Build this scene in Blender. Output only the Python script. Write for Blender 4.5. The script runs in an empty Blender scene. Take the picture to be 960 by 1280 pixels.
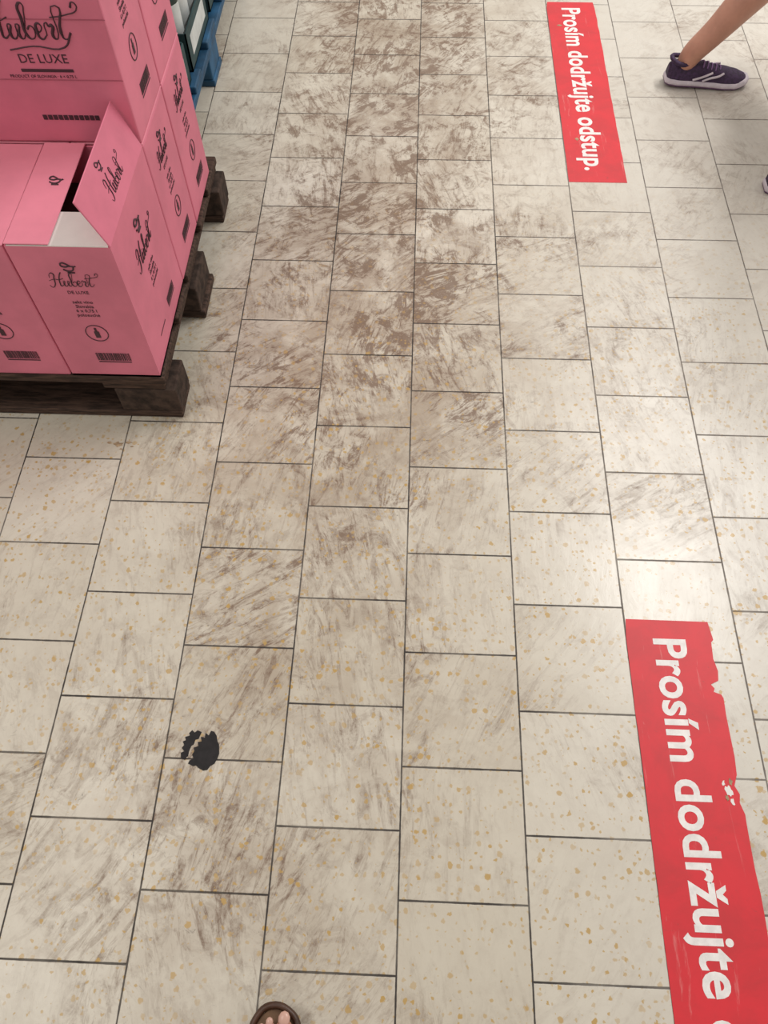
import bpy, bmesh, math, random
from mathutils import Vector, Matrix
random.seed(7)
scene=bpy.context.scene
try:
    scene.view_settings.view_transform='Standard'
except Exception: pass

# ---------------------------------------------------------------- helpers
def link(o,parent=None):
    bpy.context.collection.objects.link(o)
    if parent is not None: o.parent=parent
    return o
def empty(name,loc=(0,0,0)):
    o=bpy.data.objects.new(name,None); o.empty_display_size=.1; o.location=loc
    return link(o)
def meshobj(name,bm,mats,parent=None,smooth=False):
    me=bpy.data.meshes.new(name); bm.normal_update(); bm.to_mesh(me); bm.free()
    if not isinstance(mats,(list,tuple)): mats=[mats]
    for m in mats: me.materials.append(m)
    if smooth:
        for p in me.polygons: p.use_smooth=True
    return link(bpy.data.objects.new(name,me),parent)
def addbox(bm,lo,hi,mi=0,M=None):
    c=[(x,y,z) for z in (lo[2],hi[2]) for y in (lo[1],hi[1]) for x in (lo[0],hi[0])]
    vs=[bm.verts.new((M@Vector(p)) if M else p) for p in c]
    for f in ((0,2,3,1),(4,5,7,6),(0,1,5,4),(2,6,7,3),(0,4,6,2),(1,3,7,5)):
        fc=bm.faces.new([vs[i] for i in f]); fc.material_index=mi
def bevel(o,w=.003,seg=2):
    m=o.modifiers.new('bevel','BEVEL'); m.width=w; m.segments=seg; m.limit_method='ANGLE'; m.angle_limit=.6
    return o
def loft(bm,rings,cap=True,mi=0):
    R=[[bm.verts.new(p) for p in r] for r in rings]
    n=len(R[0])
    for a,b in zip(R,R[1:]):
        for i in range(n):
            f=bm.faces.new((a[i],a[(i+1)%n],b[(i+1)%n],b[i])); f.material_index=mi; f.smooth=True
    if cap:
        bm.faces.new(list(reversed(R[0]))).material_index=mi
        bm.faces.new(R[-1]).material_index=mi
def poly(name,pts,z0,z1,mat,parent=None):
    bm=bmesh.new()
    a=[bm.verts.new((x,y,z0)) for x,y in pts]; b=[bm.verts.new((x,y,z1)) for x,y in pts]
    n=len(pts)
    bm.faces.new(b); bm.faces.new(list(reversed(a)))
    for i in range(n): bm.faces.new((a[i],a[(i+1)%n],b[(i+1)%n],b[i]))
    bmesh.ops.recalc_face_normals(bm,faces=bm.faces[:])
    bmesh.ops.triangulate(bm,faces=bm.faces[:])
    return meshobj(name,bm,mat,parent)
def skin(name,V,E,mat,parent=None,root=0,lev=2):
    me=bpy.data.meshes.new(name); me.from_pydata([v[0] for v in V],E,[]); me.materials.append(mat)
    o=link(bpy.data.objects.new(name,me),parent)
    s=o.modifiers.new('skin','SKIN'); s.use_smooth_shade=True
    d=me.skin_vertices[0].data
    for i,v in enumerate(V):
        r=v[1]; d[i].radius=(r,r) if not isinstance(r,tuple) else r
        d[i].use_root=(i==root)
    ss=o.modifiers.new('sub','SUBSURF'); ss.levels=lev; ss.render_levels=lev
    return o
def chain(name,pts,mat,parent=None,lev=2):
    return skin(name,pts,[(i,i+1) for i in range(len(pts)-1)],mat,parent,0,lev)
def tube(name,strokes,r,mat,parent=None,smooth=True,cyc=False):
    cu=bpy.data.curves.new(name,'CURVE'); cu.dimensions='3D'; cu.bevel_depth=r; cu.bevel_resolution=1; cu.resolution_u=5; cu.use_fill_caps=True
    for s in strokes:
        sp=cu.splines.new('BEZIER'); sp.bezier_points.add(len(s)-1); sp.use_cyclic_u=cyc
        for bp,p in zip(sp.bezier_points,s):
            bp.co=p if len(p)==3 else (p[0],p[1],0)
            bp.handle_left_type=bp.handle_right_type='AUTO' if smooth else 'VECTOR'
    cu.materials.append(mat)
    return cu
# materials
class NT:
    def __init__(s,name):
        s.m=bpy.data.materials.new(name); s.m.use_nodes=True; s.t=s.m.node_tree; s.b=s.t.nodes['Principled BSDF']
    def n(s,ty,**k):
        x=s.t.nodes.new(ty)
        for a,b in k.items(): setattr(x,a,b)
        return x
    def put(s,sock,v):
        if isinstance(v,bpy.types.NodeSocket): s.t.links.new(v,sock)
        elif v is not None: sock.default_value=v
    def ma(s,op,a,b=None,c=None,clamp=False):
        x=s.n('ShaderNodeMath',operation=op,use_clamp=clamp); s.put(x.inputs[0],a); s.put(x.inputs[1],b); s.put(x.inputs[2],c); return x.outputs[0]
    def mr(s,v,a,b,c=0.,d=1.,smooth=True):
        x=s.n('ShaderNodeMapRange'); x.interpolation_type='SMOOTHSTEP' if smooth else 'LINEAR'; x.clamp=True
        s.put(x.inputs[0],v)
        for i,q in enumerate((a,b,c,d)): s.put(x.inputs[1+i],q)
        return x.outputs[0]
    def mix(s,f,a,b,bt='MIX'):
        x=s.n('ShaderNodeMix',data_type='RGBA',blend_type=bt); s.put(x.inputs[0],f)
        for i,q in ((6,a),(7,b)):
            s.put(x.inputs[i],q if isinstance(q,bpy.types.NodeSocket) else (*q[:3],1))
        return x.outputs[2]
    def noise(s,vec,scale,detail=4,rough=.5,dist=0):
        x=s.n('ShaderNodeTexNoise'); s.put(x.inputs['Vector'],vec); s.put(x.inputs['Scale'],float(scale)); s.put(x.inputs['Detail'],float(detail)); s.put(x.inputs['Roughness'],rough); s.put(x.inputs['Distortion'],float(dist)); return x.outputs[0]
    def comb(s,x,y,z=0.):
        c=s.n('ShaderNodeCombineXYZ'); s.put(c.inputs[0],x); s.put(c.inputs[1],y); s.put(c.inputs[2],z); return c.outputs[0]
    def obj(s): return s.n('ShaderNodeTexCoord').outputs['Object']
    def bump(s,h,st=.2,d=.002):
        x=s.n('ShaderNodeBump'); x.inputs['Strength'].default_value=st; x.inputs['Distance'].default_value=d; s.put(x.inputs['Height'],h); s.put(s.b.inputs['Normal'],x.outputs[0])
def mat(name,col,rough=.5,var=.15,scale=20,bump=0,spec=.5,stretch=None):
    N=NT(name); v=N.obj()
    if stretch:
        mp=N.n('ShaderNodeMapping'); mp.inputs['Scale'].default_value=stretch; N.put(mp.inputs[0],v); v=mp.outputs[0]
    nz=N.noise(v,scale,5,.6)
    c=N.mix(N.mr(nz,.3,.7),[x*(1-var) for x in col],[min(1,x*(1+var)) for x in col])
    N.put(N.b.inputs['Base Color'],c); N.b.inputs['Roughness'].default_value=rough
    N.b.inputs['Specular IOR Level'].default_value=spec
    if bump: N.bump(nz,bump,.003)
    return N.m

M_pink=mat('pink_cardboard',(.68,.180,.265),.5,.10,6)
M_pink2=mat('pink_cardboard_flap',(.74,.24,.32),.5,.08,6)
M_white=mat('white_card',(.78,.75,.72),.6,.05,10)
M_inner_shade=mat('carton_inside_shade',(.05,.03,.03),.8,.2,10)  # near-black colour: shade inside the open carton, painted in
M_ink=mat('print_ink',(.055,.018,.028),.6,.1,10)
M_wood=mat('weathered_pallet_wood',(.062,.036,.026),.8,.6,9,.5,.3,(2,14,14))
M_woodend=mat('pallet_block_wood',(.052,.033,.025),.85,.55,40,.5,.3)
M_blue=mat('blue_pallet_paint',(.012,.08,.17),.6,.35,12,.3)
M_text=mat('sticker_white_print',(.78,.75,.73),.5,.10,45)
M_black=mat('black_vinyl',(.014,.012,.013),.6,.3,60,.3,.3)
M_skin=mat('skin',(.50,.25,.175),.5,.08,25,.05)
M_nail=mat('toenail',(.60,.36,.29),.3,.04,20)
M_purple=mat('purple_sneaker_mesh',(.040,.017,.055),.7,.4,120,.4)
M_sole=mat('sneaker_sole',(.62,.56,.62),.6,.1,40)
M_outs=mat('sneaker_outsole',(.12,.06,.13),.7,.1,40)
M_lace=mat('sneaker_lace',(.22,.12,.27),.7,.1,40)
M_shirt=mat('tshirt_cotton',(.30,.34,.40),.85,.1,8,.2)
M_shorts=mat('denim_shorts',(.05,.08,.16),.85,.3,60,.3)
M_hair=mat('brown_hair',(.06,.03,.018),.6,.4,30,.3,.4,(20,20,3))
M_eye=mat('eye_white',(.8,.8,.78),.2,.02,5)
M_lip=mat('lips',(.42,.14,.12),.45,.05,10)
M_sandal=mat('brown_sandal_leather',(.06,.024,.012),.45,.3,60,.3)
M_foot=mat('sandal_footbed',(.16,.09,.05),.8,.2,60,.3)
M_trouser=mat('dark_trouser',(.03,.035,.05),.85,.2,60,.2)
M_teal=mat('teal_tray_cardboard',(.015,.05,.055),.6,.3,12)
M_glass=mat('dark_green_bottle',(.012,.035,.03),.18,.2,10)
M_cap=mat('white_bottle_label',(.6,.63,.62),.5,.1,20)
M_debris=mat('beige_litter',(.36,.25,.15),.8,.35,60,.3)

# ---------------------------------------------------------------- floor
def floor_material():
    N=NT('dirty_ceramic_tiles')
    sx=N.n('ShaderNodeSeparateXYZ'); P=N.obj(); N.put(sx.inputs[0],P); X,Y=sx.outputs[0],sx.outputs[1]
    T=.2255
    u=N.ma('DIVIDE',N.ma('SUBTRACT',X,.0065),T); col=N.ma('FLOOR',u); fu=N.ma('SUBTRACT',u,col)
    odd=N.ma('MULTIPLY',N.ma('FRACT',N.ma('MULTIPLY',col,.5)),2.)
    v=N.ma('SUBTRACT',N.ma('DIVIDE',N.ma('SUBTRACT',Y,.1005),T),N.ma('MULTIPLY',odd,.5)); row=N.ma('FLOOR',v); fv=N.ma('SUBTRACT',v,row)
    du=N.ma('MULTIPLY',N.ma('MINIMUM',fu,N.ma('SUBTRACT',1.,fu)),T)
    dv=N.ma('MULTIPLY',N.ma('MINIMUM',fv,N.ma('SUBTRACT',1.,fv)),T)
    wob=N.ma('MULTIPLY',N.ma('SUBTRACT',N.noise(P,60,2),.5),.0014)
    gu=N.mr(N.ma('ADD',du,wob),.0009,.0021,1.,0.); gv=N.mr(N.ma('ADD',dv,wob),.0011,.0023,1.,0.)
    grout=N.ma('MAXIMUM',gu,gv)
    wn=N.n('ShaderNodeTexWhiteNoise',noise_dimensions='3D'); N.put(wn.inputs['Vector'],N.comb(col,row,3.3))
    rnd=wn.outputs['Value']; rs=N.n('ShaderNodeSeparateXYZ'); N.put(rs.inputs[0],wn.outputs['Color'])
    loc=N.comb(N.ma('SUBTRACT',fu,.5),N.ma('SUBTRACT',fv,.5))
    vr=N.n('ShaderNodeVectorRotate',rotation_type='Z_AXIS'); N.put(vr.inputs['Vector'],loc)
    N.put(vr.inputs['Angle'],N.ma('SUBTRACT',N.ma('MULTIPLY',rs.outputs[0],1.6),.40))
    def streak(sx_,sy_,ofs,detail,rough,dist):
        mp=N.n('ShaderNodeVectorMath',operation='MULTIPLY_ADD'); N.put(mp.inputs[0],vr.outputs[0]); mp.inputs[1].default_value=(sx_,sy_,1)
        N.put(mp.inputs[2],N.comb(N.ma('MULTIPLY',rs.outputs[1],40.),N.ma('MULTIPLY',rs.outputs[2],40.),ofs)); return N.noise(mp.outputs[0],1,detail,rough,dist)
    s1=streak(6.0,2.0,0.,11,.74,1.3); s2=streak(20,2.6,9.,9,.70,.7)
    st=N.mr(s1,.49,.61); st2=N.mr(s2,.52,.64)
    blot=N.mr(N.noise(P,15,11,.78,1.2),.47,.61)
    haze=N.mr(N.noise(P,6.5,10,.68,.7),.33,.66)
    fine=N.noise(P,90,6,.8)
    big=N.noise(P,2.3,4,.55,.4)
    patch=N.mr(N.noise(P,5.,5,.6,.5),.36,.60,.40,1.25)
    def gauss(c,w,src=X):
        q=N.ma('DIVIDE',N.ma('SUBTRACT',src,c),w); return N.ma('EXPONENT',N.ma('MULTIPLY',N.ma('MULTIPLY',q,q),-1.))
    far=N.mr(Y,.6,1.3)
    nearM=N.ma('MULTIPLY',gauss(-.25,.36),N.ma('SUBTRACT',1.,far))
    farM=N.ma('MULTIPLY',gauss(-.07,.38),far)
    D=N.ma('ADD',N.ma('MULTIPLY',nearM,.70),N.ma('MULTIPLY',farM,1.15))
    D=N.ma('ADD',D,N.mr(big,.35,.7,-.08,.28)); D=N.ma('ADD',D,.18)
    D=N.ma('MULTIPLY',D,N.mr(Y,-.1,.45,.70,1.))
    D=N.ma('MULTIPLY',D,N.mr(rnd,0.,1.,.78,1.2,False)); D=N.ma('MAXIMUM',D,.16)
    tile=N.mix(rs.outputs[1],(.60,.550,.455),(.665,.62,.53))
    cool_light=N.mr(X,.1,.8); tile=N.mix(N.ma('MULTIPLY',cool_light,.75),tile,(.65,.62,.565))  # cooler, whiter light of the right side painted into the tile colour
    hz=N.ma('MULTIPLY',D,N.ma('ADD',N.ma('MULTIPLY',haze,.45),.12)); hz=N.ma('MINIMUM',hz,.65)
    c=N.mix(hz,tile,(.275,.190,.122))
    a=N.ma('ADD',N.ma('MULTIPLY',st,.54),N.ma('MULTIPLY',st2,.50))
    a=N.ma('ADD',a,N.ma('MULTIPLY',blot,N.mr(Y,.6,1.9,.38,.75)))
    a=N.ma('MULTIPLY',N.ma('MULTIPLY',a,patch),N.mr(fine,.3,.7,.5,1.45,False))
    a=N.ma('MULTIPLY',N.ma('MULTIPLY',a,D),.98); a=N.ma('MINIMUM',a,.82)
    c=N.mix(a,c,(.150,.082,.046))
    sc=N.ma('MULTIPLY',N.mr(N.noise(P,26,10,.84,1.4),.60,.67),N.ma('MULTIPLY',D,1.0),clamp=True)
    c=N.mix(sc,c,(.055,.033,.022))
    def spots(scale,thr,keep,amt,c):
        nz=N.n('ShaderNodeTexNoise'); N.put(nz.inputs['Vector'],P); nz.inputs['Scale'].default_value=130; nz.inputs['Detail'].default_value=3
        vm=N.n('ShaderNodeVectorMath',operation='MULTIPLY_ADD'); N.put(vm.inputs[0],nz.outputs['Color']); vm.inputs[1].default_value=(.010,.010,0); N.put(vm.inputs[2],P)
        vo=N.n('ShaderNodeTexVoronoi',voronoi_dimensions='2D'); N.put(vo.inputs['Vector'],vm.outputs[0]); vo.inputs['Scale'].default_value=scale
        q=N.n('ShaderNodeSeparateXYZ'); N.put(q.inputs[0],vo.outputs['Color'])
        r=N.ma('MULTIPLY',N.ma('POWER',q.outputs[1],1.4),thr)
        m=N.mr(N.ma('SUBTRACT',vo.outputs['Distance'],r),-.07,.03,1.,0.)
        m=N.ma('MULTIPLY',m,N.ma('LESS_THAN',q.outputs[0],keep)); m=N.ma('MULTIPLY',m,N.ma('MULTIPLY',amt,N.mr(q.outputs[2],0.,1.,.5,1.)))
        return N.mix(m,c,(.47,.295,.085))
    yfade=N.ma('MULTIPLY',N.mr(Y,1.0,2.2,.95,.06),N.mr(N.noise(P,5,3),.35,.6,.65,1.))
    c=spots(54,.32,.56,yfade,c); c=spots(90,.34,.42,N.ma('MULTIPLY',yfade,.9),c)
    gc=N.mix(N.mr(X,.2,.6),(.033,.026,.022),(.13,.11,.095))
    gf=N.ma('MULTIPLY',grout,N.mr(N.noise(P,7,3),.3,.6,.75,1.))
    c=N.mix(gf,c,gc)
    N.put(N.b.inputs['Base Color'],c)
    r=N.ma('ADD',N.ma('MULTIPLY',a,.25),N.mr(big,.3,.7,.24,.38)); r=N.ma('ADD',r,N.ma('MULTIPLY',grout,.3))
    N.put(N.b.inputs['Roughness'],r)
    h=N.ma('SUBTRACT',N.ma('MULTIPLY',s1,.5),N.ma('MULTIPLY',grout,1.2)); N.bump(h,.45,.0018)
    return N.m
bm=bmesh.new(); vs=[bm.verts.new(p) for p in ((-6,-4,0),(6,-4,0),(6,9,0),(-6,9,0))]; bm.faces.new(vs)
meshobj('floor',bm,floor_material())

# ---------------------------------------------------------------- stickers
def red_mat():
    N=NT('red_vinyl'); P=N.obj()
    n=N.noise(P,9,6,.65,.4); c=N.mix(N.mr(n,.35,.7),(.66,.022,.034),(.53,.024,.032))
    w=N.mr(N.noise(P,38,9,.82,1.2),.60,.68); c=N.mix(N.ma('MULTIPLY',w,.5),c,(.20,.05,.04))
    mp=N.n('ShaderNodeMapping'); mp.inputs['Scale'].default_value=(60,6,1); mp.inputs['Rotation'].default_value=(0,0,.5); N.put(mp.inputs[0],P)
    sc=N.mr(N.noise(mp.outputs[0],1,6,.7,.5),.60,.70); c=N.mix(N.ma('MULTIPLY',sc,.32),c,(.75,.35,.33))
    N.put(N.b.inputs['Base Color'],c); N.b.inputs['Roughness'].default_value=.5; N.bump(n,.15,.002); return N.m
M_red=red_mat()
def sticker(x0,x1,y0,y1,torn):
    root=empty('red_floor_sticker',((x0+x1)/2,(y0+y1)/2,0))
    hx=(x1-x0)/2; hy=(y1-y0)/2
    pts=[(-hx,-hy)]
    n=26
    pts.append((hx,-hy))
    right=[]
    for i in range(1,n):
        y=-hy+2*hy*i/n; right.append((hx+random.uniform(-.0012,.0012),y))
    if torn:
        right=[p for p in right if not(.32<p[1]<.43) and not(.125<p[1]<.21)]
        right+=[(hx,.345),(hx-.003,.352),(hx-.017,.357),(hx-.014,.364),(hx-.020,.372),(hx-.004,.380),(hx-.001,.40),(hx-.006,.425),(hx-.004,.46),
                (hx,.13),(hx-.006,.15),(hx-.003,.165),(hx-.010,.18),(hx-.002,.20)]
        right.sort(key=lambda p:p[1])
    pts+=right; pts+=[(hx-.004,hy),(-hx+.004,hy+.001)]
    for i in range(n-1,0,-1): pts.append((-hx+random.uniform(-.0008,.0008),-hy+2*hy*i/n))
    poly('vinyl_strip',pts,.0002,.0009,M_red,root)
    t=bpy.data.curves.new('sticker_text','FONT'); t.body='Prosím dodržujte odstup.'; t.size=.1; t.offset=.0023; t.extrude=.00015; t.space_character=1.03
    t.align_x='LEFT'; t.materials.append(M_text); t.resolution_u=4
    o=link(bpy.data.objects.new('lettering',t),root)
    bpy.context.view_layer.update()
    L=o.dimensions.x; s=.915/L
    o.scale=(s,s*1.05,1); o.rotation_euler=(0,0,-math.pi/2); o.location=(-.032,hy-.036,.0011)
    if torn:
        for i,(cx,cy,sc,m) in enumerate(((.066,.170,.012,M_white),(.058,.184,.005,M_white),(.072,.186,.006,M_debris),(.069,.150,.006,M_white),(.060,.158,.005,M_debris))):
            pp=[]
            for k in range(15):
                a=2*math.pi*k/15; rr=sc*random.uniform(.4,1); pp.append((cx+rr*math.cos(a)*.7,cy+rr*1.4*math.sin(a)))
            poly('worn_patch',pp,.0010,.0013+i*.0001,m,root)
    else:
        for cx,cy,sc in ((-.05,.35,.010),(-.045,-.30,.012)):
            pp=[(cx+sc*random.uniform(.3,1)*math.cos(a*.7),cy+sc*.8*random.uniform(.3,1)*math.sin(a*.7)) for a in range(9)]
            poly('worn_patch',pp,.0010,.0014,M_debris,root)
sticker(.459,.631,2.035,3.045,False)
sticker(.457,.632,-.371,.638,True)

# ---------------------------------------------------------------- black torn mark
bk=empty('torn_black_sticker',(-.3774,.341,0))
def loc(pts): return [(.00152*u-.00023*v,.00149*v) for u,v in pts]
poly('round_piece',loc([(-7,0),(-8,4),(-2,6),(-3,11),(2,12),(1,18),(6,17),(7,23),(11,20),(14,26),(18,25),(21,20),(22,13),(24,9),(24,-3),(21,-10),(18,-15),(13,-18),(9,-23),(4,-24),(-2,-21),(-5,-18),(-9,-19),(-15,-16),(-13,-12),(-8,-10),(-10,-5)]),.0002,.0009,M_black,bk)
poly('hook_piece',loc([(-24,-9),(-19,-12),(-17,-8),(-15,-7),(-14,-1),(-11,6),(-8,8),(-6,14),(-2,15),(2,24),(-3,26),(-7,23),(-10,26),(-14,22),(-13,19),(-19,17),(-18,13),(-22,11),(-20,7),(-23,3),(-20,-1),(-24,-3)]),.0002,.0009,M_black,bk)

# litter by the pallet corner
lt=empty('paper_scraps',(-.685,1.045,0))
for i,(cx,cy,sc) in enumerate(((0,0,.012),(.024,.006,.008),(-.022,.004,.006),(.010,-.014,.004),(.034,-.006,.004))):
    pp=[(cx+sc*random.uniform(.4,1.2)*math.cos(2*math.pi*k/11),cy+sc*.6*random.uniform(.4,1.2)*math.sin(2*math.pi*k/11)) for k in range(11)]
    poly('scrap',pp,.0002,.0010,M_debris,lt)

# ---------------------------------------------------------------- pallets
def pallet(name,x0,x1,y0,y1,m1,m2,inset=0.):
    bm=bmesh.new(); W=y1-y0; L=x1-x0
    def j(): return random.uniform(-.004,.004)
    bw=[.145,.1,.145,.1,.145]; gap=(W-sum(bw))/4; y=y0
    for w in bw:
        addbox(bm,(x0+j(),y,.122),(x1-inset+j()*.5,y+w,.144)); y+=w+gap
    for cx in (x0+.0725,(x0+x1)/2,x1-.0725-inset*1.5): addbox(bm,(cx-.0725,y0+.004,.1),(cx+.0725,y1-.004,.122))
    for cy,w in ((y0+.05,.1),((y0+y1)/2,.145),(y1-.05,.1)):
        addbox(bm,(x0,cy-w/2,.0),(x1+j(),cy+w/2,.022))
        for cx in (x0+.0725,(x0+x1)/2,x1-.0725): addbox(bm,(cx-.07+j(),cy-w/2+.002,.022),(cx+.07+j(),cy+w/2-.002,.1),1)
    o=meshobj(name,bm,[m1,m2]); bevel(o,.004,2); return o
pallet('wooden_pallet',-1.745,-.540,1.128,1.928,M_wood,M_woodend,.014)
pallet('blue_pallet',-1.865,-.665,1.965,3.165,M_blue,M_blue)

# ---------------------------------------------------------------- carton graphics
HU=[[(-.1,1.4),(.1,2.0),(.5,2.15),(.42,1.2),(.15,.1),(-.25,-.2),(-.5,.15)],[(1.6,2.3),(1.25,1.7),(.95,.5),(1.0,.05),(1.35,.25)],[(-.3,.9),(.4,1.15),(1.1,1.1),(1.6,1.3)],
[(1.35,.25),(1.6,.9),(1.45,.3),(1.6,0),(1.85,.2),(2.1,.9),(2.0,.2),(2.15,0),(2.4,.3)],
[(2.4,.3),(2.8,1.6),(2.85,2.1),(2.65,2.1),(2.5,1.2),(2.5,.2),(2.75,0),(3.05,.4),(2.9,.8),(2.65,.6)],
[(3.05,.35),(3.45,.5),(3.55,.85),(3.35,.95),(3.2,.5),(3.35,0),(3.75,.25)],
[(3.75,.25),(3.95,1.0),(4.05,.78),(4.25,.85),(4.12,.2),(4.28,0),(4.5,.3)],
[(4.5,.3),(4.9,2.0),(4.7,.4),(4.85,0),(5.3,.4)],[(4.3,1.3),(5.3,1.45),(6.2,1.9),(6.0,2.2),(5.8,1.9)]]
SW=[[(5.3,.4),(4.6,-.5),(2.6,-.45),(1.0,-.7)]]
def script(name,k,r,swash=True):
    cu=tube(name,[[((x-2.7)*k,(y-.8)*k,0) for x,y in s] for s in HU+(SW if swash else [])],r,M_ink)
    for sp in cu.splines:           # calligraphic thick downstrokes
        n=len(sp.bezier_points)
        for i,bp in enumerate(sp.bezier_points):
            a=sp.bezier_points[max(0,i-1)].co; b=sp.bezier_points[min(n-1,i+1)].co
            bp.radius=.6+1.0*(max(0,(a.y-b.y))/(abs(a.y-b.y)+abs(a.x-b.x)+1e-6))
    return cu
cuH=script('script',.0155,.00085,False); cuH2=script('script_big',.029,.0019)
def ring(cx,cy,r,n=12): return [(cx+r*math.cos(2*math.pi*k/n),cy+r*math.sin(2*math.pi*k/n),0) for k in range(n)]
cuB=tube('bird',[[(-.012,-.004),(-.004,-.008),(.006,-.006),(.010,.002),(.014,.004)],[(.010,.003),(.002,.004),(-.006,.002),(-.014,.006),(-.010,.012),(-.002,.009),(.004,.004)],[(-.006,-.012),(.008,-.012)]],.0016,M_ink)
cuR=tube('seal',[ring(0,0,.021)],.0009,M_ink,cyc=True)
def textc(body,size):
    t=bpy.data.curves.new('print','FONT'); t.body=body; t.size=size; t.align_x='CENTER'; t.extrude=.0002; t.resolution_u=2; t.materials.append(M_ink); return t
tA=textc('DE LUXE',.011); tB=textc('sekt víno\nSlovakia\n6 x 0,75 l\npolosuché',.0115); tC=textc('DE LUXE',.024); tD=textc('PRODUCT OF SLOVAKIA · 6 × 0,75 L',.008)
tB.space_line=1.05
def barcode():
    bm=bmesh.new(); x=-.028; random.seed(3)
    while x<.028:
        w=random.choice((.0008,.0014,.0022)); addbox(bm,(x,-.009,0),(x+w,.009,.0003)); x+=w+random.choice((.0008,.0014))
    addbox(bm,(-.028,-.0135,0),(.028,-.0115,.0003))
    me=bpy.data.meshes.new('barcode'); bm.to_mesh(me); bm.free(); me.materials.append(M_ink); return me
meBar=barcode()
def flat(name,boxes,m):
    bm=bmesh.new()
    for x0,y0,x1,y1 in boxes: addbox(bm,(x0,y0,0),(x1,y1,.0004))
    me=bpy.data.meshes.new(name); bm.to_mesh(me); bm.free(); me.materials.append(m); return me
meBot=flat('bottle_icon',[(-.004,-.010,.004,.004),(-.0018,.004,.0018,.012)],M_ink)
meBand=flat('print_band',[(-.05,-.0028,.05,.0028)],M_ink)
meStrip=flat('print_strip',[(-.055+i*.0105,-.005,-.055+i*.0105+.0085,.005) for i in range(11)],M_ink)
M_crease=mat('crease_line',(.42,.10,.15),.6,.05)
meLine=flat('crease',[(-.1515,-.0008,.1515,.0008)],M_crease)
def face(parent,org,right,up,style):
    r=Vector(right); u=Vector(up).normalized(); n=r.cross(u).normalized()
    B=Matrix((r,u,n)).transposed().to_4x4()
    def put(name,data,x,y,rot=0,s=1):
        o=link(bpy.data.objects.new(name,data),parent)
        o.matrix_local=Matrix.Translation(Vector(org)+r*x+u*y+n*.0004)@B@Matrix.Rotation(rot,4,'Z')@Matrix.Scale(s,4)
    if style=='small':
        put('bird_logo',cuB,.004,.133); put('script_logo',cuH,0,.098); put('deluxe_print',tA,0,.066)
        put('small_print',tB,0,.040); put('seal_ring',cuR,0,-.045,0,1.1); put('seal_bottle',meBot,0,-.045,0,1.3); put('barcode',meBar,.012,-.118,0,1.3)
    elif style=='wide':
        put('script_logo',cuH2,.006,.047); put('deluxe_print',tC,.012,-.020); put('print_band',meBand,.012,-.034); put('crease',meLine,0,-.052); put('crease',meLine,0,.058)
        put('small_print',tD,.0,-.048); put('print_strip',meStrip,.022,-.128)
    elif style=='side':
        put('script_logo',cuH,0,.06,0,1.35); put('bird_logo',cuB,0,.115,0,1.3); put('small_print',tB,0,.01,0,1.1); put('barcode',meBar,.05,-.12,0,1.1); put('print_band',meBand,-.05,-.13,0,.5)
    elif style=='flap':
        put('script_logo',cuH,0,-.012,0,1.05); put('bird_logo',cuB,-.02,.03,0,.8)
    elif style=='bird':
        put('bird_logo',cuB,0,0)
HB=.366
def carton(x1,y0,w,d,z0,faces,opened=False,flaps=True):
    g=.0016
    root=empty('pink_carton',(x1-w/2,y0+d/2,z0)); hx=w/2-g; hy=d/2-g; bm=bmesh.new(); t=.004
    if not opened:
        addbox(bm,(-hx,-hy,0),(hx,hy,HB-.002))
        o=meshobj('body',bm,M_pink,root); bevel(o,.004,2)
        if flaps:
            bm=bmesh.new(); 
            for s in (-1,1): addbox(bm,(min(s*.002,s*hx),-hy,HB-.002),(max(s*.002,s*hx),hy,HB+.002))
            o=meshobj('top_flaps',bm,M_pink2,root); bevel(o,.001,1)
    else:
        addbox(bm,(-hx,-hy,0),(hx,hy,.006))
        addbox(bm,(-hx,-hy,0),(hx,-hy+t,HB)); addbox(bm,(-hx,hy-t,0),(hx,hy,HB)); addbox(bm,(-hx,-hy+t,0),(-hx+t,hy-t,HB)); addbox(bm,(hx-t,-hy+t,0),(hx,hy-t,HB))
        meshobj('body',bm,M_pink,root)
        bm=bmesh.new(); addbox(bm,(-hx+t,-hy+t,.006),(hx-t,hy-t,.28)); meshobj('inside_shade_block',bm,M_inner_shade,root)  # dark filler standing in for the shaded carton interior
        bm=bmesh.new(); addbox(bm,(-hx+.004,-hy,HB),(hx-.004,-hy+.095,HB+.002)); meshobj('front_flap',bm,M_white,root)
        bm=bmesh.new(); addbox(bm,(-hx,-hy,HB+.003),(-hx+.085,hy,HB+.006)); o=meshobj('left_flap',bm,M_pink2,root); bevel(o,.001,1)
        a=math.radians(70); Mx=Matrix.Translation((hx,0,HB))@Matrix.Rotation(a,4,'Y')
        bm=bmesh.new(); addbox(bm,(-.104,-hy,-.0015),(0,hy,.0015),0,Mx); o=meshobj('right_flap',bm,M_pink,root); bevel(o,.001,1)
        up=(-math.cos(a),0,math.sin(a)); 
        face(root,(hx-.052*math.cos(a)+.0016*math.sin(a),0,HB+.052*math.sin(a)+.0016*math.cos(a)),(0,1,0),up,'flap')
        face(root,(-hx+.055,.03,HB+.0062),(1,0,0),(0,1,0),'bird')
    if 'F' in faces: face(root,(0,-hy-.0002,HB/2),(1,0,0),(0,0,1),faces['F'])
    if 'R' in faces: face(root,(hx+.0002,0,HB/2),(0,1,0),(0,0,1),faces['R'])
    return root
Z1=.144; Z2=Z1+HB+.003
for k in range(5):
    f={'F':'small'}
    if k==0: f['R']='side'
    carton(-.560-k*.2045,1.131,.204,.305,Z1,f,opened=(k==0))
for r in range(2):
    for k in range(3):
        for zi,z in enumerate((Z1,Z2)):
            f={}
            if k==0: f['R']='small'
            if r==0 and zi==1: f['F']='wide'
            carton(-.560-k*.306,1.438+r*.2115,.305,.2105,z,f)
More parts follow.
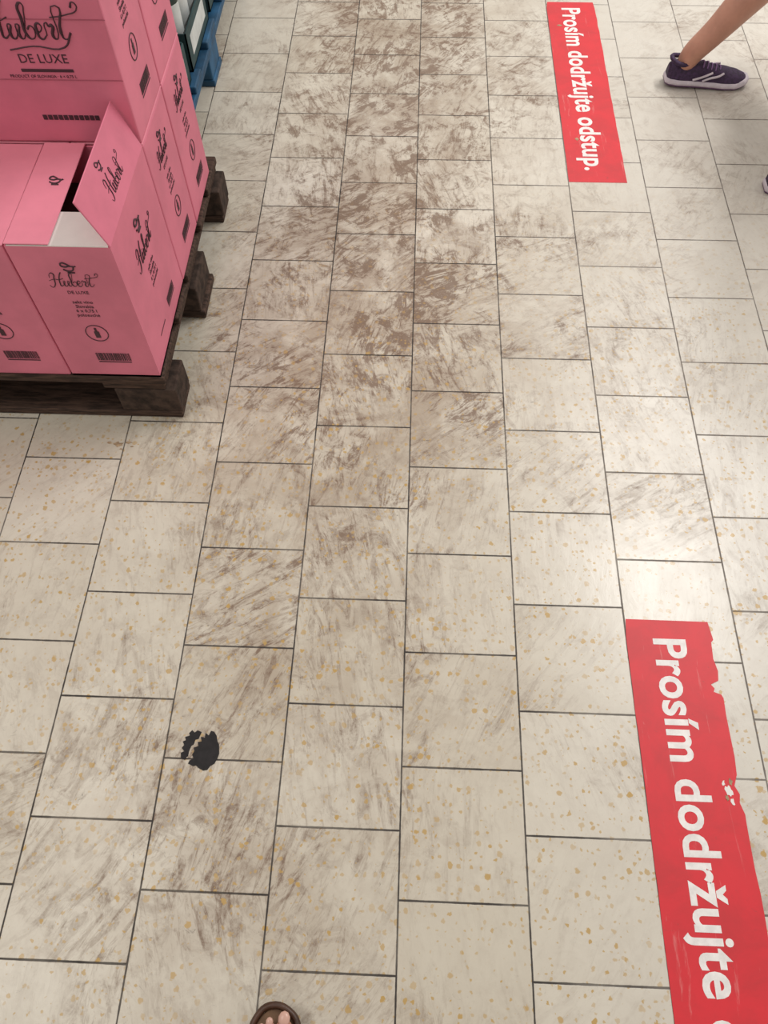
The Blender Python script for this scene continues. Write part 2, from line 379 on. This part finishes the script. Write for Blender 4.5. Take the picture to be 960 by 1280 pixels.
# ---------------------------------------------------------------- bottle trays on the blue pallet
def bottle_mesh():
    prof=[(0,0),(.036,0),(.038,.006),(.038,.17),(.036,.19),(.022,.225),(.0145,.25),(.0145,.295),(.016,.297),(.016,.312),(0,.312)]
    bm=bmesh.new(); n=16; rings=[]
    for r,z in prof[1:-1]: rings.append([(r*math.cos(2*math.pi*k/n),r*math.sin(2*math.pi*k/n),z) for k in range(n)])
    loft(bm,rings)
    for f in bm.faces:
        z=f.calc_center_median().z
        f.material_index=1 if (.04<z<.15 or z>.27) else 0
    me=bpy.data.meshes.new('bottle'); bm.to_mesh(me); bm.free(); me.materials.append(M_glass); me.materials.append(M_cap); return me
meBo=bottle_mesh()
def tray(x1,y0,z):
    root=empty('bottle_tray',(x1,y0,z)); bm=bmesh.new(); W=.40;D=.30
    addbox(bm,(-W,0,0),(0,D,.004)); addbox(bm,(-W,0,0),(0,.004,.11)); addbox(bm,(-W,D-.004,0),(0,D,.11)); addbox(bm,(-W,0,0),(-W+.004,D,.11)); addbox(bm,(-.004,0,0),(0,D,.11))
    addbox(bm,(.0003,.04,.03),(.0012,D-.04,.085),1)
    meshobj('tray',bm,[M_teal,M_cap],root)
    for i in range(4):
        for j in range(3):
            o=link(bpy.data.objects.new('bottle',meBo),root); o.location=(-.055-i*.095,.055+j*.095,.0045)
for i in range(3):
    for j in range(2):
        for t in range(2): tray(-.682-j*.405,1.99+i*.34,.1445+t*.318)

# ---------------------------------------------------------------- sneaker
def interp(tab,t):
    for a,b in zip(tab,tab[1:]):
        if t<=b[0]:
            k=(t-a[0])/(b[0]-a[0]); k=k*k*(3-2*k); return [a[i]+(b[i]-a[i])*k for i in range(1,len(a))]
    return tab[-1][1:]
def sneaker(parent,Mx,L=.262):
    tab=[(0,.018,.060,0),(.04,.028,.066,0),(.15,.034,.074,0),(.27,.034,.073,0),(.40,.036,.066,.001),(.55,.041,.056,.003),(.70,.046,.047,.004),(.84,.043,.041,.003),(.94,.032,.036,0),(1.0,.012,.026,-.002)]
    bm=bmesh.new(); rings=[]; n=20
    for i in range(25):
        t=i/24; w,h,off=interp(tab,t); r=[]
        for k in range(n):
            a=2*math.pi*k/n; c,s=math.cos(a),math.sin(a)
            yy=off+w*math.copysign(abs(c)**.75,c); 
            if s>=0: zz=.015+(h-.015)*s**.9; yy*=1-.35*s*s*(1 if t<.6 else .4)
            else: zz=.015+.006*s
            r.append(Mx@Vector((t*L,yy,zz)))
        rings.append(r)
    loft(bm,rings); up=meshobj('sneaker_upper',bm,M_purple,parent,True)
    outl=[]
    for side in (1,-1):
        rng=range(0,25) if side==1 else range(24,-1,-1)
        for i in rng:
            t=i/24; w,h,off=interp(tab,t); outl.append((t,(off+side*(w+.0015))))
    def ringat(sc,z): return [Mx@Vector(((t-.5)*L*(1+.02*(sc-.9)/.1)*(1 if sc>.95 else .985)+.5*L,y*sc,z+(.010*max(0,t-.85)/.15))) for t,y in outl]
    bm=bmesh.new(); loft(bm,[ringat(a,b) for a,b in ((.93,0),(1.0,.003),(1.02,.006))]); meshobj('sneaker_outsole',bm,M_outs,parent,True)
    bm=bmesh.new(); loft(bm,[ringat(a,b) for a,b in ((1.01,.0055),(1.03,.010),(1.01,.019),(.9,.022))]); meshobj('sneaker_midsole',bm,M_sole,parent,True)
    st=[]
    for k in range(5):
        t=.40+k*.055; w,h,off=interp(tab,t); st.append([Mx@Vector((t*L,off-.020,h-.008)),Mx@Vector(((t+.012)*L,off,h+.002)),Mx@Vector((t*L,off+.020,h-.008))])
    link(bpy.data.objects.new('laces',tube('laces',st,.0022,M_lace)),parent)
    st=[]
    for side in (-1,1):
        st.append([Mx@Vector((.42*L,side*(.037),.024)),Mx@Vector((.50*L,side*(.037),.034)),Mx@Vector((.60*L,side*(.037),.042)),Mx@Vector((.66*L,side*(.030),.048))])
        st.append([Mx@Vector((.30*L,side*(.036),.026)),Mx@Vector((.42*L,side*(.036),.038)),Mx@Vector((.52*L,side*(.033),.050))])
    link(bpy.data.objects.new('side_stripes',tube('side_stripes',st,.0034,M_sole)),parent)
    col=[Mx@Vector((.140*L+.036*math.cos(a),.027*math.sin(a),.072+.004*math.cos(2*a))) for a in [2*math.pi*k/10 for k in range(10)]]
    link(bpy.data.objects.new('collar',tube('collar',[col],.007,M_purple,cyc=True)),parent)

# ---------------------------------------------------------------- walking shopper
sh=empty('walking_shopper',(0,0,0))
def place(x,y,ang,pitch,L=.262):
    return Matrix.Translation((x,y,0))@Matrix.Rotation(ang,4,'Z')@Matrix.Translation((L,0,0))@Matrix.Rotation(pitch,4,'Y')@Matrix.Translation((-L,0,0))
sneaker(sh,place(.810,2.548,.0,math.radians(2)))
sneaker(sh,place(1.028,2.020,-.03,0))
P=Vector((1.27,2.33,.92))
V=[(P,.12),
 ((1.29,2.33,1.08),.105),((1.32,2.33,1.25),.125),((1.345,2.33,1.40),.09),((1.36,2.33,1.47),.05),((1.385,2.33,1.55),.052),
 ((1.26,2.42,.86),.092),((1.235,2.55,.64),.078),((1.19,2.605,.47),.060),((1.10,2.59,.375),.062),((1.005,2.57,.275),.057),((.925,2.552,.165),.041),((.868,2.546,.095),.036),((.853,2.547,.04),.028),
 ((1.27,2.25,.86),.092),((1.275,2.17,.66),.075),((1.26,2.10,.48),.056),((1.20,2.06,.37),.055),((1.14,2.035,.24),.045),((1.089,2.02,.13),.033),((1.074,2.02,.05),.028),
 ((1.345,2.49,1.39),.052),((1.28,2.55,1.13),.038),((1.42,2.53,.93),.026),
 ((1.345,2.17,1.39),.052),((1.36,2.10,1.12),.038),((1.50,2.13,.95),.026)]
E=[(0,1),(1,2),(2,3),(3,4),(4,5),(0,6),(6,7),(7,8),(8,9),(9,10),(10,11),(11,12),(12,13),(0,14),(14,15),(15,16),(16,17),(17,18),(18,19),(19,20),(3,21),(21,22),(22,23),(3,24),(24,25),(25,26)]
skin('body',V,E,M_skin,sh,0,2)
skin('shorts',[((1.272,2.33,1.0),.135),(P,.15),((1.26,2.42,.85),.108),((1.24,2.53,.67),.098),((1.27,2.25,.85),.108),((1.275,2.18,.68),.098)],[(0,1),(1,2),(2,3),(1,4),(4,5)],M_shorts,sh,1,2)
bm=bmesh.new(); rings=[]
for z,cx,a,b in ((.95,1.27,.125,.175),(1.05,1.285,.12,.165),(1.18,1.305,.12,.165),(1.30,1.33,.125,.185),(1.38,1.345,.11,.19),(1.43,1.35,.085,.15),(1.46,1.355,.062,.075),(1.475,1.36,.058,.062)):
    rings.append([(cx+a*math.cos(t),2.33+b*math.sin(t),z) for t in [2*math.pi*k/28 for k in range(28)]])
loft(bm,rings,cap=False); meshobj('tshirt_torso',bm,M_shirt,sh,True)
chain('tshirt_left_sleeve',[((1.345,2.44,1.40),.062),((1.34,2.495,1.37),.062),((1.31,2.53,1.24),.058)],M_shirt,sh)
chain('tshirt_right_sleeve',[((1.345,2.22,1.40),.062),((1.345,2.165,1.37),.062),((1.355,2.13,1.24),.058)],M_shirt,sh)
def hand(name,w,d,side):
    w=Vector(w); d=Vector(d).normalized(); s=Vector((0,0,1)); lat=d.cross(s).normalized(); dn=lat.cross(d).normalized()
    if dn.z>0: dn=-dn
    palm=[(w,.024)]+[(w+d*.045,.030),(w+d*.085,.027)]
    chain(name+'_palm',palm,M_skin,sh)
    for i,(o_,ln) in enumerate(((-.027,.066),(-.009,.076),(.009,.071),(.027,.056))):
        b=w+d*.078+lat*o_*side
        chain(name+'_finger_%d'%(i+1),[(b,.0095),(b+d*ln*.5+dn*.008,.009),(b+d*ln*.78+dn*.026,.008),(b+d*ln*.85+dn*.045,.007)],M_skin,sh,1)
    b=w+d*.03-lat*.02*side
    chain(name+'_thumb',[(b,.012),(b-lat*.025*side+d*.03+dn*.008,.0105),(b-lat*.03*side+d*.06+dn*.02,.009)],M_skin,sh,1)
hand('left_hand',(1.42,2.53,.93),(.5,-.05,-.6),1)
hand('right_hand',(1.50,2.13,.95),(.5,.05,-.5),-1)
bm=bmesh.new(); bmesh.ops.create_uvsphere(bm,u_segments=40,v_segments=28,radius=1)
hc=Vector((1.405,2.33,1.615))
for v in bm.verts:
    x,y,z=v.co
    r=Vector((x*.092,y*.075,z*.115))
    if z<0: r.x*=1+.04*z; r.y*=1+.28*z; r.x+=.012*(-z) 
    if x>.3:
        nose=math.exp(-((y/.16)**2+((z+.18)/.20)**2)); r.x+=.026*nose
        for sy in (-1,1): r.x-=.009*math.exp(-(((y-sy*.38)/.16)**2+((z-.02)/.12)**2))
        r.x+=.006*math.exp(-((y/.3)**2+((z+.52)/.08)**2))
    v.co=hc+r
meshobj('head',bm,M_skin,sh,True)
for sy in (-1,1):
    bm=bmesh.new(); bmesh.ops.create_uvsphere(bm,u_segments=16,v_segments=10,radius=.0125,matrix=Matrix.Translation(hc+Vector((.076,sy*.028,.003)))); meshobj('eye',bm,M_eye,sh,True)
    bm=bmesh.new(); bmesh.ops.create_uvsphere(bm,u_segments=12,v_segments=8,radius=.0055,matrix=Matrix.Translation(hc+Vector((.085,sy*.028,.003)))); meshobj('iris',bm,M_hair,sh,True)
    link(bpy.data.objects.new('ear',tube('ear',[[hc+Vector((.0,sy*.074,-.025)),hc+Vector((-.012,sy*.083,-.005)),hc+Vector((-.008,sy*.083,.02)),hc+Vector((.006,sy*.077,.018))]],.008,M_skin)),sh)
link(bpy.data.objects.new('mouth',tube('mouth',[[hc+Vector((.083,-.022,-.060)),hc+Vector((.094,0,-.058)),hc+Vector((.083,.022,-.060))]],.0045,M_lip)),sh)
bm=bmesh.new(); bmesh.ops.create_uvsphere(bm,u_segments=36,v_segments=24,radius=1)
for v in list(bm.verts):
    x,y,z=v.co; v.co=hc+Vector((x*.104-.008,y*.086,z*.124+.006))
    if (x>.35 and z<.45) or z<-.75: v.tag=True
bmesh.ops.delete(bm,geom=[v for v in bm.verts if v.tag],context='VERTS')
o=meshobj('hair',bm,M_hair,sh,True); o.modifiers.new('s','SOLIDIFY').thickness=.012
chain('ponytail',[(hc+Vector((-.10,0,.03)),.022),(hc+Vector((-.14,0,-.03)),.028),(hc+Vector((-.145,0,-.12)),.022),(hc+Vector((-.135,0,-.20)),.008)],M_hair,sh)

# ---------------------------------------------------------------- photographer's sandaled foot
ft=empty('sandaled_foot',(-.184,-.060,0))
def outline(k):
    tab=[(0,.010,0),(.03,.026,.001),(.10,.037,.002),(.25,.046,.002),(.40,.046,0),(.60,.037,-.003),(.80,.034,-.002),(.93,.029,0),(1.,.012,0)]
    pts=[]
    for side in (1,-1):
        rng=range(29) if side==1 else range(28,-1,-1)
        for i in rng:
            t=i/28; w,o_=interp(tab,t); pts.append((o_+side*w*k,-t*.28))
    return pts
bm=bmesh.new(); rings=[]
for k,z in ((.94,.0),(1.02,.004),(1.04,.018),(1.03,.028),(.96,.031)): rings.append([(x,(y+.14)*(1+(k-1)*.3)-.14,z) for x,y in outline(k)])
loft(bm,rings); meshobj('sole',bm,M_sandal,ft,True)
bm=bmesh.new(); loft(bm,[[(x,(y+.14)*.97-.14,z) for x,y in outline(.9)] for z in (.029,.033)]); meshobj('footbed',bm,M_foot,ft)
left=[p for p in outline(1.0)]
pts=[(x,y,.036) for x,y in left[:16]][::-1]+[(x,y,.036) for x,y in left[-16:]][::-1]
link(bpy.data.objects.new('toe_rim',tube('toe_rim',[pts[::2]],.0055,M_sandal)),ft)
V=[((0,-.245,.062),.032),((0,-.215,.10),.036),((.002,-.16,.075),.036),((.004,-.105,.058),.030),((.018,-.075,.052),.022),((-.014,-.08,.050),.020),((0,-.225,.17),.034),((0,-.235,.28),.045)]
skin('foot',V,[(0,1),(1,2),(2,3),(3,4),(3,5),(1,6),(6,7)],M_skin,ft,1,2)
for i,(x,y,r) in enumerate(((.017,-.015,.0160),(-.006,-.020,.0100),(-.018,-.028,.0088),(-.027,-.038,.008),(-.034,-.050,.0075))):
    chain('toe_%d'%(i+1),[((x*.85,y-.055,.048),r+.001),((x,y-.025,.050),r),((x,y,.044),r*.95)],M_skin,ft)
    bm=bmesh.new(); bmesh.ops.create_uvsphere(bm,u_segments=10,v_segments=8,radius=1,matrix=Matrix.Translation((x,y-.001,.044+r*.75))@Matrix.Diagonal((r*.6,r*.7,r*.28,1))); meshobj('toenail_%d'%(i+1),bm,M_nail,ft,True)
bm=bmesh.new(); rr=[]
for y in (-.095,-.10,-.135,-.14):
    k=1.0 if y in(-.10,-.135) else .97
    rr.append([((.048*math.cos(a))*k,y,.030+(.066-abs(y+.115)*.1+(-.09-y)*.25)*max(0,math.sin(a))*k) for a in [math.pi*j/16 for j in range(17)]])
R=[[bm.verts.new(p) for p in r] for r in rr]
for a,b in zip(R,R[1:]):
    for i in range(16): bm.faces.new((a[i],a[i+1],b[i+1],b[i]))
o=meshobj('strap',bm,M_sandal,ft,True); o.modifiers.new('s','SOLIDIFY').thickness=.004
chain('trouser_leg',[((0,-.225,.16),.060),((0,-.235,.30),.066),((0,-.225,.48),.075)],M_trouser,ft)

# ---------------------------------------------------------------- lights
def area(name,loc,sx,sy,e,col=(1,.96,.90)):
    l=bpy.data.lights.new(name,'AREA'); l.shape='RECTANGLE'; l.size=sx; l.size_y=sy; l.energy=e; l.color=col
    o=link(bpy.data.objects.new(name,l)); o.location=loc; return o
area('ceiling_light',(2.15,3.3,4.0),.3,2.6,160,(1,.975,.95))
area('ceiling_light',(-2.1,.6,4.0),.3,1.6,40)
area('ceiling_light',(0,7,4.0),3,.5,60)
w=bpy.data.worlds.new('world'); scene.world=w; w.use_nodes=True
w.node_tree.nodes['Background'].inputs[0].default_value=(1,.945,.875,1); w.node_tree.nodes['Background'].inputs[1].default_value=.54

# ---------------------------------------------------------------- camera
f=970.0
Yc=Vector((73,1654,-970)).normalized(); Xc=Vector((1,-0.028,0.0275)); Xc=(Xc-Xc.dot(Yc)*Yc).normalized(); Zc=Xc.cross(Yc)
R=Matrix((Xc,Yc,Zc)).to_4x4()
cam=bpy.data.cameras.new('camera'); co=link(bpy.data.objects.new('camera',cam)); co.matrix_world=Matrix.Translation((0,0,1.5))@R
cam.sensor_fit='VERTICAL'; cam.sensor_height=36; cam.lens=36*f/1280; cam.clip_start=.02
scene.camera=co
